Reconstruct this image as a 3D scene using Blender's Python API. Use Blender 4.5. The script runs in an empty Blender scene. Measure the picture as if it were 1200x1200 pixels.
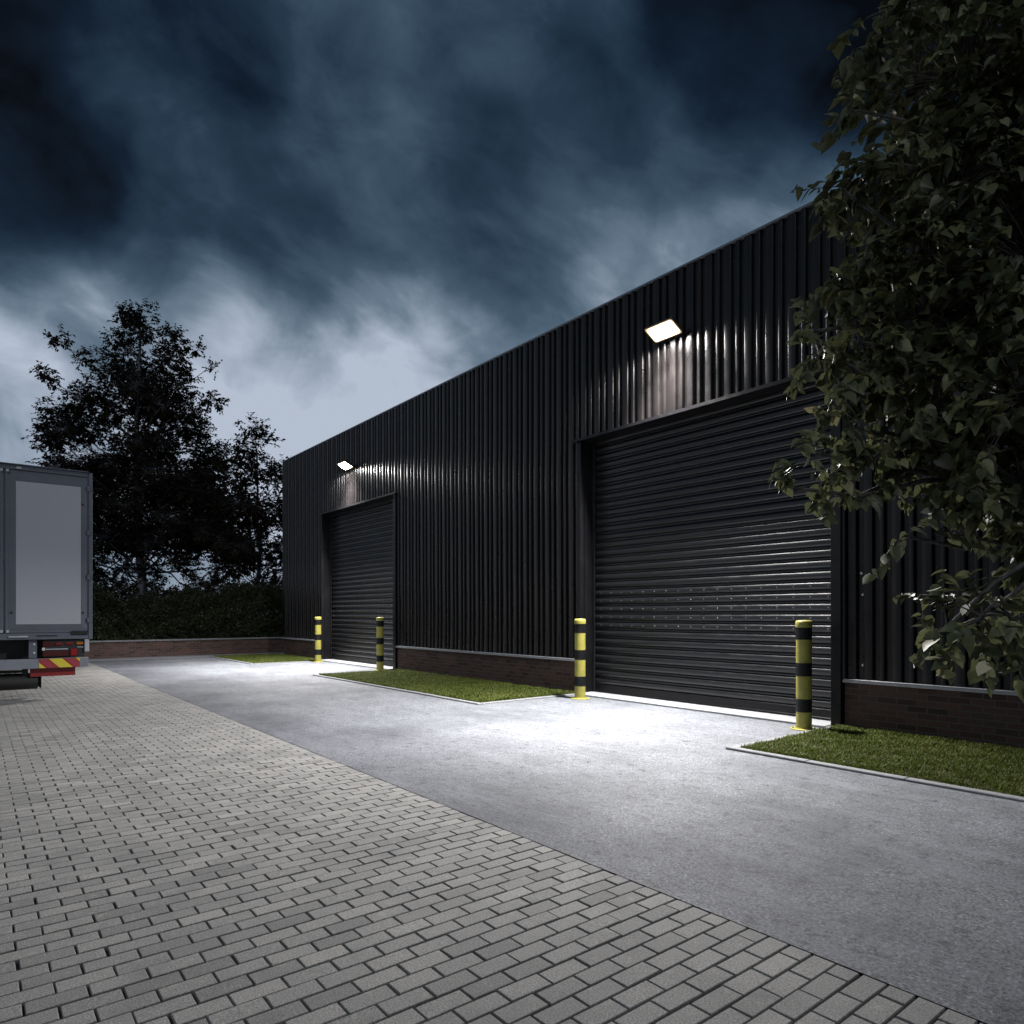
import bpy, bmesh, math, random
import numpy as np
from mathutils import Vector, Matrix

random.seed(7)
RNG = np.random.default_rng(11)
S = bpy.context.scene
COL = S.collection
H = 1.47                      # eye height
YAW = math.atan(634 / 800.0)
FWD = np.array([-math.cos(YAW), math.sin(YAW), 0.0])
RGT = np.array([FWD[1], -FWD[0], 0.0])
D = 8.83                      # wall plane (outer crowns a little in front)

# ------------------------------------------------------------------ helpers
def tag(o, label=None, cat=None, group=None, kind=None):
    if label: o["label"] = label
    if cat: o["category"] = cat
    if group: o["group"] = group
    if kind: o["kind"] = kind
    return o

def empty(name, loc=(0, 0, 0), **kw):
    o = bpy.data.objects.new(name, None)
    o.location = loc
    o.empty_display_size = 0.2
    COL.objects.link(o)
    return tag(o, **kw)

def put(name, me, parent=None):
    o = bpy.data.objects.new(name, me)
    COL.objects.link(o)
    if parent is not None:
        o.parent = parent
    return o

def fin(name, bm, mats, parent=None, smooth=False, angle=None):
    me = bpy.data.meshes.new(name)
    bmesh.ops.recalc_face_normals(bm, faces=bm.faces[:])
    bm.to_mesh(me); bm.free()
    for m in (mats if isinstance(mats, (list, tuple)) else [mats]):
        me.materials.append(m)
    if smooth:
        me.polygons.foreach_set("use_smooth", [True] * len(me.polygons))
        if angle is not None:
            me.set_sharp_from_angle(angle=math.radians(angle))
    return put(name, me, parent)

def box(bm, x0, x1, y0, y1, z0, z1, bev=0.0, mi=0, seg=1):
    r = bmesh.ops.create_cube(bm, size=1.0)
    vs = r["verts"]
    for v in vs:
        v.co = Vector(((x0 + x1) / 2 + v.co.x * (x1 - x0), (y0 + y1) / 2 + v.co.y * (y1 - y0), (z0 + z1) / 2 + v.co.z * (z1 - z0)))
    fs = {f for v in vs for f in v.link_faces}
    for f in fs: f.material_index = mi
    if bev > 0:
        es = list({e for v in vs for e in v.link_edges})
        rr = bmesh.ops.bevel(bm, geom=es, offset=bev, segments=seg, affect='EDGES', profile=0.7)
        for f in rr["faces"]: f.material_index = mi

def cyl(bm, c, axis, r, length, n=24, r2=None, mi=0, caps=True):
    """cylinder centred at c along axis 'x','y','z'"""
    res = bmesh.ops.create_cone(bm, cap_ends=caps, segments=n, radius1=r, radius2=r if r2 is None else r2, depth=length)
    M = Matrix.Identity(4)
    if axis == 'x': M = Matrix.Rotation(math.pi / 2, 4, 'Y')
    if axis == 'y': M = Matrix.Rotation(-math.pi / 2, 4, 'X')
    M = Matrix.Translation(c) @ M
    bmesh.ops.transform(bm, matrix=M, verts=res["verts"])
    for f in {f for v in res["verts"] for f in v.link_faces}: f.material_index = mi

def lathe(bm, c, prof, n=32, mi=0):
    """prof: list of (r, z) from bottom to top"""
    rings = []
    for r, z in prof:
        if r < 1e-5:
            rings.append([bm.verts.new((c[0], c[1], c[2] + z))])
        else:
            rings.append([bm.verts.new((c[0] + r * math.cos(2 * math.pi * k / n), c[1] + r * math.sin(2 * math.pi * k / n), c[2] + z)) for k in range(n)])
    for a, b in zip(rings, rings[1:]):
        for k in range(n):
            k2 = (k + 1) % n
            if len(a) == 1 and len(b) == 1: continue
            if len(a) == 1: f = bm.faces.new((a[0], b[k2], b[k]))
            elif len(b) == 1: f = bm.faces.new((a[k], a[k2], b[0]))
            else: f = bm.faces.new((a[k], a[k2], b[k2], b[k]))
            f.material_index = mi

def np_mesh(name, V, F, mats, var=None, smooth=False, parent=None, counts=None):
    """V (n,3); F (m,k) quads or tris, all the same size"""
    me = bpy.data.meshes.new(name)
    n, m, k = len(V), len(F), F.shape[1]
    me.vertices.add(n)
    me.vertices.foreach_set("co", np.ascontiguousarray(V, dtype=np.float32).ravel())
    me.loops.add(m * k)
    me.loops.foreach_set("vertex_index", np.ascontiguousarray(F, dtype=np.int32).ravel())
    me.polygons.add(m)
    me.polygons.foreach_set("loop_start", np.arange(0, m * k, k, dtype=np.int32))
    me.polygons.foreach_set("loop_total", np.full(m, k, dtype=np.int32))
    me.update(calc_edges=True)
    me.polygons.foreach_set("use_smooth", np.full(m, bool(smooth)))
    if var is not None:
        a = me.attributes.new("var", 'FLOAT', 'POINT')
        a.data.foreach_set("value", np.ascontiguousarray(var, dtype=np.float32))
    me.materials.append(mats)
    me.validate()
    return put(name, me, parent)

def pix(u, v, depth):
    """a world point seen in the direction (u, v) at the given depth"""
    return (FWD * 800 + RGT * (u - 600) + np.array([0, 0, 1.0]) * (720 - v)) / 800 * depth + np.array([0, 0, H])

# ------------------------------------------------------------------ materials
class NT:
    def __init__(self, name):
        self.m = bpy.data.materials.new(name)
        self.m.use_nodes = True
        self.t = self.m.node_tree
        self.b = self.t.nodes["Principled BSDF"]
        self.out = self.t.nodes["Material Output"]
    def n(self, typ, **kw):
        nd = self.t.nodes.new(typ)
        for k, v in kw.items():
            if k in nd.inputs: nd.inputs[k].default_value = v
            else: setattr(nd, k, v)
        return nd
    def l(self, a, b): self.t.links.new(a, b)
    def noise(self, vec, scale, detail=4, rough=0.55):
        nd = self.n('ShaderNodeTexNoise')
        nd.inputs['Scale'].default_value = scale
        nd.inputs['Detail'].default_value = detail
        nd.inputs['Roughness'].default_value = rough
        if vec is not None: self.l(vec, nd.inputs['Vector'])
        return nd.outputs['Fac']
    def rng(self, s, a, b, c=0.0, d=1.0):
        nd = self.n('ShaderNodeMapRange')
        nd.inputs['From Min'].default_value = a; nd.inputs['From Max'].default_value = b
        nd.inputs['To Min'].default_value = c; nd.inputs['To Max'].default_value = d
        self.l(s, nd.inputs['Value'])
        return nd.outputs['Result']
    def math(self, op, a, b=None):
        nd = self.n('ShaderNodeMath', operation=op)
        for i, x in enumerate((a, b)):
            if x is None: continue
            if isinstance(x, (int, float)): nd.inputs[i].default_value = x
            else: self.l(x, nd.inputs[i])
        return nd.outputs[0]
    def mix(self, fac, a, b, mode='MIX'):
        nd = self.n('ShaderNodeMix', data_type='RGBA', blend_type=mode)
        for i, x in ((0, fac), (6, a), (7, b)):
            if isinstance(x, (int, float)): nd.inputs[i].default_value = x
            elif isinstance(x, tuple): nd.inputs[i].default_value = (*x, 1)
            else: self.l(x, nd.inputs[i])
        return nd.outputs[2]
    def ramp(self, fac, stops, interp='LINEAR'):
        nd = self.n('ShaderNodeValToRGB')
        nd.color_ramp.interpolation = interp
        e = nd.color_ramp.elements
        while len(e) < len(stops): e.new(0.5)
        for el, (p, c) in zip(e, stops):
            el.position = p; el.color = (*c, 1)
        self.l(fac, nd.inputs[0])
        return nd.outputs[0]
    def pos(self):
        return self.n('ShaderNodeNewGeometry').outputs['Position']
    def obj(self):
        return self.n('ShaderNodeTexCoord').outputs['Object']
    def attr(self, name):
        nd = self.n('ShaderNodeAttribute'); nd.attribute_name = name
        return nd.outputs['Fac']
    def bump(self, h, strength, dist=0.01, prev=None):
        nd = self.n('ShaderNodeBump')
        nd.inputs['Strength'].default_value = strength
        nd.inputs['Distance'].default_value = dist
        self.l(h, nd.inputs['Height'])
        if prev is not None: self.l(prev, nd.inputs['Normal'])
        return nd.outputs['Normal']
    def set(self, color=None, rough=None, normal=None, metal=None, spec=None):
        for nm, v in (('Base Color', color), ('Roughness', rough), ('Normal', normal), ('Metallic', metal), ('Specular IOR Level', spec)):
            if v is None: continue
            if isinstance(v, tuple): self.b.inputs[nm].default_value = (*v, 1)
            elif isinstance(v, (int, float)): self.b.inputs[nm].default_value = v
            else: self.l(v, self.b.inputs[nm])
        return self.m

def paint(name, col, rough=0.45, dirt=0.25, scale=3.0, spec=0.5, metal=0.0, grain=0.0, dirtcol=None):
    t = NT(name); p = t.pos()
    f = t.rng(t.noise(p, scale, 6, 0.65), 0.42, 0.75, 0, dirt)
    dc = dirtcol or tuple(c * 0.45 + 0.015 for c in col)
    c = t.mix(f, col, dc)
    r = t.rng(t.noise(p, scale * 2.3, 5), 0.3, 0.7, rough - 0.07, rough + 0.1)
    nrm = None
    if grain > 0:
        nrm = t.bump(t.noise(p, 170, 2), grain, 0.002)
    return t.set(c, r, nrm, metal, spec)

M = {}
def cladding_mat():
    t = NT("painted_steel_cladding"); p = t.pos()
    f = t.rng(t.noise(p, 1.3, 6, 0.6), 0.4, 0.72)
    sep = t.n('ShaderNodeSeparateXYZ'); t.l(p, sep.inputs[0])
    cx = t.n('ShaderNodeCombineXYZ'); t.l(t.math('MULTIPLY', sep.outputs[0], 9.0), cx.inputs[0]); t.l(sep.outputs[1], cx.inputs[1]); t.l(t.math('MULTIPLY', sep.outputs[2], 0.35), cx.inputs[2])
    streak = t.rng(t.noise(cx.outputs[0], 1.4, 5, 0.6), 0.5, 0.8, 0, 0.5)
    c = t.mix(f, (0.0054, 0.0047, 0.0050), (0.0098, 0.0078, 0.0074))
    c = t.mix(streak, c, (0.013, 0.011, 0.0105))
    r = t.rng(t.noise(p, 6, 5), 0.3, 0.7, 0.25, 0.37)
    n = t.bump(t.noise(p, 150, 2), 0.035, 0.0012)
    n = t.bump(t.noise(p, 0.9, 2), 0.12, 0.012, n)
    return t.set(c, r, n, spec=0.34)
M['clad'] = cladding_mat()
M['shutter'] = paint("shutter_paint", (0.0085, 0.0088, 0.0105), 0.38, 0.5, 2.0, spec=0.6, grain=0.015)
M['trim'] = paint("dark_trim", (0.006, 0.006, 0.0075), 0.4, 0.4, 4.0, spec=0.25)
M['capping'] = paint("roof_capping_paint", (0.13, 0.14, 0.16), 0.4, 0.3, 2.0)
M['ledge'] = paint("galvanised_ledge", (0.30, 0.31, 0.33), 0.45, 0.5, 5.0)
M['screw'] = paint("screw_steel", (0.45, 0.45, 0.45), 0.3, 0.2, 20.0, metal=0.8)
M['gap'] = paint("dark_gap", (0.01, 0.01, 0.01), 0.7, 0.0)

def brick_mat(name, axis):
    t = NT(name); p = t.pos()
    sep = t.n('ShaderNodeSeparateXYZ'); t.l(p, sep.inputs[0])
    cm = t.n('ShaderNodeCombineXYZ')
    t.l(sep.outputs[0 if axis == 'x' else 1], cm.inputs[0]); t.l(sep.outputs[2], cm.inputs[1])
    b = t.n('ShaderNodeTexBrick')
    b.inputs['Scale'].default_value = 1.0
    b.inputs['Brick Width'].default_value = 0.225; b.inputs['Row Height'].default_value = 0.075
    b.inputs['Mortar Size'].default_value = 0.0085; b.inputs['Mortar Smooth'].default_value = 0.3
    b.inputs['Bias'].default_value = 0.0
    b.inputs['Color1'].default_value = (0.0, 0, 0, 1); b.inputs['Color2'].default_value = (1, 1, 1, 1); b.inputs['Mortar'].default_value = (0.5, 0.5, 0.5, 1)
    t.l(cm.outputs[0], b.inputs['Vector'])
    col = t.ramp(b.outputs['Color'], [(0.0, (0.058, 0.036, 0.032)), (0.4, (0.115, 0.062, 0.051)), (0.75, (0.145, 0.082, 0.067)), (1.0, (0.085, 0.06, 0.055))])
    col = t.mix(t.rng(t.noise(p, 60, 5), 0.35, 0.75, 0, 0.7), col, (0.05, 0.036, 0.034))
    col = t.mix(b.outputs['Fac'], col, (0.115, 0.10, 0.094))
    n = t.bump(t.math('MULTIPLY', b.outputs['Fac'], -1.0), 0.8, 0.008)
    n = t.bump(t.noise(p, 90, 4), 0.35, 0.004, n)
    return t.set(col, 0.85, n, spec=0.25)
M['brick_x'] = brick_mat("brown_brick", 'x')
M['brick_y'] = brick_mat("red_brown_brick", 'y')

def concrete(name, col, sc=14):
    t = NT(name); p = t.pos()
    c = t.mix(t.rng(t.noise(p, sc, 7, 0.7), 0.35, 0.7), tuple(x * 0.78 for x in col), tuple(x * 1.12 for x in col))
    c = t.mix(t.rng(t.noise(p, 1.7, 4, 0.6), 0.5, 0.75, 0, 0.5), c, tuple(x * 0.55 for x in col))
    n = t.bump(t.noise(p, 160, 3), 0.25, 0.003)
    return t.set(c, 0.8, n, spec=0.35)
M['concrete'] = concrete("pale_concrete", (0.33, 0.335, 0.345))
M['kerb'] = concrete("kerb_concrete", (0.22, 0.223, 0.23), 25)
M['path'] = concrete("path_concrete", (0.20, 0.205, 0.22), 8)

def asphalt():
    t = NT("worn_asphalt"); p = t.pos()
    v = t.n('ShaderNodeTexVoronoi'); v.inputs['Scale'].default_value = 82.0; t.l(p, v.inputs['Vector'])
    sp = t.n('ShaderNodeSeparateColor'); t.l(v.outputs['Color'], sp.inputs[0])
    fine = t.noise(p, 62, 5, 0.8)
    c = t.ramp(fine, [(0.30, (0.032, 0.0345, 0.040)), (0.5, (0.138, 0.146, 0.163)), (0.70, (0.34, 0.353, 0.38))])
    c = t.mix(t.rng(sp.outputs[0], 0.90, 1.0, 0, 0.7), c, (0.34, 0.35, 0.38))
    c = t.mix(t.rng(sp.outputs[1], 0.72, 0.96, 0, 0.85), c, (0.035, 0.036, 0.040))
    big = t.noise(p, 0.55, 6, 0.62)
    c = t.mix(t.rng(big, 0.40, 0.64, 0, 0.7), c, (0.055, 0.058, 0.066))
    mp = t.n('ShaderNodeMapping'); mp.inputs['Scale'].default_value = (0.5, 2.6, 1); t.l(p, mp.inputs['Vector'])
    wear = t.noise(mp.outputs[0], 1.6, 7, 0.7)
    c = t.mix(t.rng(wear, 0.50, 0.70, 0, 0.45), c, (0.19, 0.198, 0.222))
    pit = t.noise(p, 9, 8, 0.8)
    c = t.mix(t.rng(pit, 0.53, 0.62, 0, 0.8), c, (0.032, 0.033, 0.037))
    # wear plus lamp falloff painted in, pale by the doors, dark by the paving
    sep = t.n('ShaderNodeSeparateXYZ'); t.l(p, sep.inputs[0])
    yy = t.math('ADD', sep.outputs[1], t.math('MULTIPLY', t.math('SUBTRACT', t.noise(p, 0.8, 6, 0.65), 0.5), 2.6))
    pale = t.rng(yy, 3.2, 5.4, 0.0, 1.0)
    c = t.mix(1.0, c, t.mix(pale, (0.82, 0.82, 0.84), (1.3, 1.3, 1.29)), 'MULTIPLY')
    n = t.bump(fine, 0.9, 0.008)
    n = t.bump(v.outputs['Distance'], 0.35, 0.006, n)
    n = t.bump(pit, 0.5, 0.03, n)
    n = t.bump(t.noise(p, 24, 5, 0.7), 0.4, 0.015, n)
    r = t.rng(big, 0.3, 0.7, 0.62, 0.8)
    return t.set(c, r, n, spec=0.4)
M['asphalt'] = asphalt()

def paver():
    t = NT("grey_block_paver"); p = t.pos(); a = t.attr("var")
    base = t.ramp(a, [(0.0, (0.140, 0.138, 0.135)), (0.5, (0.188, 0.185, 0.180)), (1.0, (0.236, 0.230, 0.220))])
    fine = t.noise(p, 130, 4, 0.75)
    c = t.mix(1.0, base, t.ramp(fine, [(0.28, (0.35, 0.35, 0.36)), (0.5, (0.95, 0.95, 0.95)), (0.72, (1.75, 1.75, 1.70))]), 'MULTIPLY')
    st = t.noise(p, 2.2, 6, 0.65)
    c = t.mix(t.rng(st, 0.48, 0.72, 0, 0.5), c, (0.085, 0.086, 0.086))
    sp = t.noise(p, 17, 3, 0.5)
    c = t.mix(t.rng(sp, 0.62, 0.72, 0, 0.45), c, (0.27, 0.26, 0.22))
    c = t.mix(t.rng(t.noise(p, 23, 4, 0.7), 0.60, 0.75, 0, 0.4), c, (0.085, 0.088, 0.08))
    n = t.bump(fine, 0.7, 0.005)
    n = t.bump(t.noise(p, 40, 3), 0.2, 0.006, n)
    return t.set(c, 0.82, n, spec=0.35)
M['paver'] = paver()
M['sand'] = concrete("joint_sand", (0.022, 0.021, 0.020), 60)

def earth(name, a, b):
    t = NT(name); p = t.pos()
    c = t.mix(t.rng(t.noise(p, 4, 8, 0.7), 0.3, 0.7), a, b)
    return t.set(c, 0.95, t.bump(t.noise(p, 30, 4), 0.6, 0.02), spec=0.2)
M['earth'] = earth("turf_soil", (0.030, 0.026, 0.014), (0.045, 0.045, 0.018))
M['ground'] = earth("rough_ground", (0.035, 0.04, 0.02), (0.06, 0.055, 0.035))

def leafmat(name, stops, rough=0.5, trans=0.25, vein=False, spec=0.4):
    t = NT(name); a = t.attr("var"); p = t.pos()
    c = t.ramp(a, stops)
    c = t.mix(t.rng(t.noise(p, 45, 3), 0.4, 0.7, 0, 0.35), c, tuple(x * 0.6 for x in stops[0][1]))
    t.set(c, rough, None, spec=spec)
    if trans > 0:
        tr = t.n('ShaderNodeBsdfTranslucent'); t.l(c, tr.inputs['Color'])
        mx = t.n('ShaderNodeMixShader'); mx.inputs[0].default_value = trans
        t.l(t.b.outputs[0], mx.inputs[1]); t.l(tr.outputs[0], mx.inputs[2]); t.l(mx.outputs[0], t.out.inputs[0])
    return t.m
M['linden'] = leafmat("linden_leaf", [(0.0, (0.045, 0.050, 0.030)), (0.45, (0.105, 0.118, 0.056)), (0.8, (0.19, 0.195, 0.082)), (1.0, (0.27, 0.24, 0.12))], 0.5, 0.3)
M['farleaf'] = leafmat("dark_far_leaf", [(0.0, (0.014, 0.012, 0.009)), (0.6, (0.026, 0.021, 0.013)), (1.0, (0.044, 0.032, 0.016))], 0.7, 0.1, spec=0.08)
M['hedge'] = leafmat("hedge_leaf", [(0.0, (0.014, 0.019, 0.009)), (0.6, (0.036, 0.050, 0.018)), (1.0, (0.10, 0.125, 0.04))], 0.5, 0.15)
M['grass'] = leafmat("lawn_grass", [(0.0, (0.045, 0.062, 0.010)), (0.55, (0.100, 0.135, 0.022)), (0.86, (0.15, 0.17, 0.035)), (1.0, (0.25, 0.19, 0.09))], 0.6, 0.3, spec=0.25)

def bark(name, a, b):
    t = NT(name); p = t.pos()
    mp = t.n('ShaderNodeMapping'); mp.inputs['Scale'].default_value = (5, 5, 1.2); t.l(p, mp.inputs['Vector'])
    f = t.noise(mp.outputs[0], 4, 8, 0.7)
    return t.set(t.mix(t.rng(f, 0.35, 0.68), a, b), 0.9, t.bump(f, 0.7, 0.03), spec=0.2)
M['bark'] = bark("linden_bark", (0.045, 0.042, 0.038), (0.13, 0.12, 0.11))
M['farbark'] = bark("pale_grey_bark", (0.09, 0.09, 0.098), (0.27, 0.27, 0.30))

M['yellow'] = paint("bollard_yellow", (0.34, 0.31, 0.06), 0.45, 0.7, 7.0, dirtcol=(0.17, 0.15, 0.05))
M['black'] = paint("bollard_black", (0.007, 0.007, 0.008), 0.42, 0.4, 8.0, spec=0.25)
M['lamp_body'] = paint("lamp_housing", (0.02, 0.02, 0.022), 0.4, 0.1)

def emit(name, col, s):
    t = NT(name)
    e = t.n('ShaderNodeEmission'); e.inputs[0].default_value = (*col, 1); e.inputs[1].default_value = s
    t.l(e.outputs[0], t.out.inputs[0])
    return t.m
LAMP = 430.0
LAMP_W = 960.0
M['halo_glow'] = emit("lens_halo_glow", (1.0, 0.70, 0.34), 0.55)  # warm glow that imitates a halo around the lit lens
M['lens'] = emit("lit_lens", (1.0, 0.965, 0.94), LAMP)

M['t_panel'] = paint("truck_pale_panel", (0.40, 0.41, 0.455), 0.5, 0.25, 60.0)
M['t_frame'] = paint("truck_grey_frame", (0.115, 0.125, 0.155), 0.4, 0.4, 3.0)
M['t_side'] = paint("truck_side_skin", (0.45, 0.46, 0.48), 0.4, 0.3, 2.0)
M['t_light'] = paint("truck_bright_metal", (0.42, 0.43, 0.46), 0.35, 0.4, 6.0)
M['t_dark'] = paint("truck_chassis_black", (0.016, 0.016, 0.016), 0.6, 0.3, 6.0)
M['t_bar'] = paint("truck_bumper_grey", (0.21, 0.225, 0.26), 0.45, 0.5, 6.0)
M['t_red'] = paint("truck_red_plate", (0.27, 0.02, 0.02), 0.4, 0.4, 8.0)
M['t_lens_red'] = paint("red_lens", (0.30, 0.008, 0.008), 0.15, 0.2, 15.0)
M['t_lens_dark'] = paint("dark_red_lens", (0.06, 0.006, 0.005), 0.2, 0.2, 15.0)
M['t_amber'] = paint("amber_lens", (0.36, 0.13, 0.01), 0.15, 0.2, 15.0)
M['t_white'] = paint("white_plastic", (0.62, 0.62, 0.62), 0.4, 0.2, 15.0)
M['t_cab'] = paint("truck_cab_blue_grey", (0.10, 0.12, 0.16), 0.3, 0.2, 2.0)
M['rubber'] = paint("tyre_rubber", (0.018, 0.018, 0.018), 0.8, 0.5, 9.0)
def glass_mat():
    t = NT("dark_glass"); return t.set((0.01, 0.012, 0.014), 0.05)
M['glass'] = glass_mat()
def hazard():
    t = NT("hazard_stripes"); p = t.pos()
    sep = t.n('ShaderNodeSeparateXYZ'); t.l(p, sep.inputs[0])
    s = t.math('ADD', sep.outputs[1], sep.outputs[2])
    ph = t.math('FRACT', t.math('DIVIDE', t.math('SUBTRACT', s, 1.86 - 0.1 - 2.0), 0.4))
    k = t.math('GREATER_THAN', ph, 0.5)
    c = t.mix(k, (0.62, 0.52, 0.05), (0.30, 0.018, 0.02))
    edge = t.math('LESS_THAN', t.math('ABSOLUTE', t.math('SUBTRACT', ph, 0.75)), 0.17)
    c = t.mix(edge, c, (0.32, 0.045, 0.06))
    return t.set(c, 0.3)
M['hazard'] = hazard()

# ------------------------------------------------------------------ the sky
SKY_O1 = (3.1, 7.7, 0.3); SKY_O2 = (9.4, 1.3, 2.2)
def build_world():
    w = bpy.data.worlds.new("World"); S.world = w; w.use_nodes = True
    t = NT.__new__(NT); t.t = w.node_tree; t.m = None
    bg = w.node_tree.nodes["Background"]
    gen = t.n('ShaderNodeTexCoord').outputs['Generated']
    # distort the direction a little so nothing in the clouds is geometric
    nz = t.n('ShaderNodeTexNoise'); nz.inputs['Scale'].default_value = 2.6; nz.inputs['Detail'].default_value = 5
    t.l(gen, nz.inputs['Vector'])
    sub = t.n('ShaderNodeVectorMath', operation='SUBTRACT'); t.l(nz.outputs['Color'], sub.inputs[0]); sub.inputs[1].default_value = (0.5, 0.5, 0.5)
    sc = t.n('ShaderNodeVectorMath', operation='SCALE'); t.l(sub.outputs[0], sc.inputs[0]); sc.inputs['Scale'].default_value = 0.30
    dd = t.n('ShaderNodeVectorMath', operation='ADD'); t.l(gen, dd.inputs[0]); t.l(sc.outputs[0], dd.inputs[1])
    nm = t.n('ShaderNodeVectorMath', operation='NORMALIZE'); t.l(dd.outputs[0], nm.inputs[0])
    wd = nm.outputs[0]
    # cloud streaks: soft noise stretched along the wind, which runs down to the right
    sep = t.n('ShaderNodeSeparateXYZ'); t.l(gen, sep.inputs[0])
    def streaks(along, s_al, s_cr, scale, det, rough, dist, off):
        a1 = np.array(along); a1 = a1 / np.linalg.norm(a1)
        a2 = np.cross(FWD, a1); a2 /= np.linalg.norm(a2); a3 = np.cross(a1, a2)
        cv = t.n('ShaderNodeCombineXYZ')
        for i, (ax_, k) in enumerate(((a1, s_al), (a2, s_cr), (a3, s_cr))):
            d_ = t.n('ShaderNodeVectorMath', operation='DOT_PRODUCT'); t.l(gen, d_.inputs[0]); d_.inputs[1].default_value = tuple(ax_ * k)
            t.l(t.math('ADD', d_.outputs['Value'], off[i]), cv.inputs[i])
        n = t.n('ShaderNodeTexNoise'); n.inputs['Scale'].default_value = scale; n.inputs['Detail'].default_value = det
        n.inputs['Roughness'].default_value = rough; n.inputs['Distortion'].default_value = dist
        t.l(cv.outputs[0], n.inputs['Vector']); return n.outputs['Fac']
    n1 = streaks(RGT * 0.86 - np.array([0, 0, 0.5]) + FWD * 0.1, 0.85, 1.7, 2.1, 4, 0.5, 0.55, SKY_O1)
    n2 = streaks(RGT * 0.9 - np.array([0, 0, 0.42]), 1.0, 1.7, 4.8, 5, 0.55, 0.45, SKY_O2)
    n3 = streaks(RGT * 0.9 - np.array([0, 0, 0.5]), 1.0, 1.5, 10.5, 4, 0.58, 0.5, (1.7, 5.2, 8.8))
    # general brightening towards the horizon
    base = t.n('ShaderNodeFloatCurve')
    c = base.mapping.curves[0]
    pts = [(0.0, 0.86), (0.20, 0.89), (0.29, 0.87), (0.345, 0.80), (0.41, 0.67), (0.50, 0.55), (0.58, 0.47), (0.67, 0.40), (1.0, 0.36)]
    while len(c.points) < len(pts): c.points.new(0.5, 0.5)
    for q, (a, b) in zip(c.points, pts): q.location = (a, b)
    base.mapping.update()
    t.l(t.math('MAXIMUM', sep.outputs[2], 0.0), base.inputs['Value'])
    val = base.outputs[0]
    val = t.math('ADD', val, t.math('MULTIPLY', t.math('SUBTRACT', n1, 0.5), 0.34))
    val = t.math('ADD', val, t.math('MULTIPLY', t.math('SUBTRACT', n2, 0.5), 0.60))
    val = t.math('ADD', val, t.math('MULTIPLY', t.math('SUBTRACT', n3, 0.5), 0.24))
    # the few large masses of this sky: direction, angular radius, amount
    blobs = [((-25, 110), 0.11, -0.45), ((195, 10), 0.07, -0.18), ((270, 170), 0.15, -0.07), ((100, 200), 0.12, 0.06), ((930, -10), 0.14, -0.42), ((1060, 60), 0.1, -0.2), ((790, 140), 0.10, -0.10),
             ((450, 60), 0.14, 0.07), ((330, 430), 0.2, 0.06), ((540, 350), 0.12, -0.17), ((300, 310), 0.15, -0.07), ((140, 330), 0.1, -0.10),
             ((20, 330), 0.10, 0.03), ((930, 240), 0.20, 0.16), ((620, 410), 0.12, 0.08), ((400, 440), 0.17, 0.12), ((250, 400), 0.10, 0.06), ((270, 340), 0.06, 0.10), ((430, 370), 0.06, 0.09)]
    for (u, v), rad, amt in blobs:
        d = FWD * 800 + RGT * (u - 600) + np.array([0, 0, 720.0 - v]); d /= np.linalg.norm(d)
        dp = t.n('ShaderNodeVectorMath', operation='DOT_PRODUCT'); t.l(wd, dp.inputs[0]); dp.inputs[1].default_value = tuple(d)
        mr = t.n('ShaderNodeMapRange'); mr.interpolation_type = 'SMOOTHERSTEP'
        mr.inputs['From Min'].default_value = math.cos(rad * 1.5); mr.inputs['From Max'].default_value = 1.0
        mr.inputs['To Min'].default_value = 0.0; mr.inputs['To Max'].default_value = amt
        t.l(dp.outputs['Value'], mr.inputs['Value'])
        val = t.math('ADD', val, mr.outputs[0])
    col = t.ramp(val, [(0.0, (0.0006, 0.0009, 0.0025)), (0.22, (0.005, 0.012, 0.026)), (0.42, (0.018, 0.038, 0.066)), (0.62, (0.053, 0.092, 0.137)), (0.78, (0.140, 0.197, 0.262)), (0.88, (0.28, 0.34, 0.43)), (1.0, (0.45, 0.51, 0.62))])
    sky = t.n('ShaderNodeTexSky'); sky.sky_type = 'NISHITA'; sky.sun_disc = False
    sky.sun_elevation = math.radians(3.0); sky.sun_rotation = math.radians(215)
    sm = t.n('ShaderNodeVectorMath', operation='SCALE'); t.l(sky.outputs[0], sm.inputs[0]); sm.inputs['Scale'].default_value = 0.004
    fin_ = t.mix(1.0, col, sm.outputs[0], 'ADD')
    t.l(fin_, bg.inputs['Color']); bg.inputs['Strength'].default_value = 1.0
build_world()

# ------------------------------------------------------------------ camera
cam = bpy.data.cameras.new("camera"); cam.lens = 24.0; cam.sensor_width = 36.0; cam.shift_y = 0.1
cam.clip_start = 0.05; cam.clip_end = 2000
co = bpy.data.objects.new("camera", cam); COL.objects.link(co)
co.location = (0, 0, H); co.rotation_euler = (math.pi / 2, 0, math.atan2(-FWD[0], FWD[1]))
S.camera = co

# added dim fill light from behind the camera, toned like moonlight
sd = bpy.data.lights.new("moon_fill", 'SUN'); sd.energy = 0.55; sd.angle = math.radians(12); sd.color = (0.95, 0.97, 1.0)
so = bpy.data.objects.new("moon_fill", sd); COL.objects.link(so)
so.rotation_euler = Vector((-0.55, 0.45, -0.72)).to_track_quat('-Z', 'Y').to_euler()

# ------------------------------------------------------------------ ground sheets
def sheet(name, x0, x1, y0, y1, z, mat, kind="structure"):
    bm = bmesh.new()
    vs = [bm.verts.new(p) for p in ((x0, y0, z), (x1, y0, z), (x1, y1, z), (x0, y1, z))]
    bm.faces.new(vs)
    o = fin(name, bm, mat); o["kind"] = kind
    return o
sheet("ground", -700, 700, -700, 700, -0.06, M['ground'])
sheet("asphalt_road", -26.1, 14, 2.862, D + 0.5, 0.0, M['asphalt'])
sheet("paving_bed", -26.1, 7, -8.0, 2.86, -0.013, M['sand'])

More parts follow.
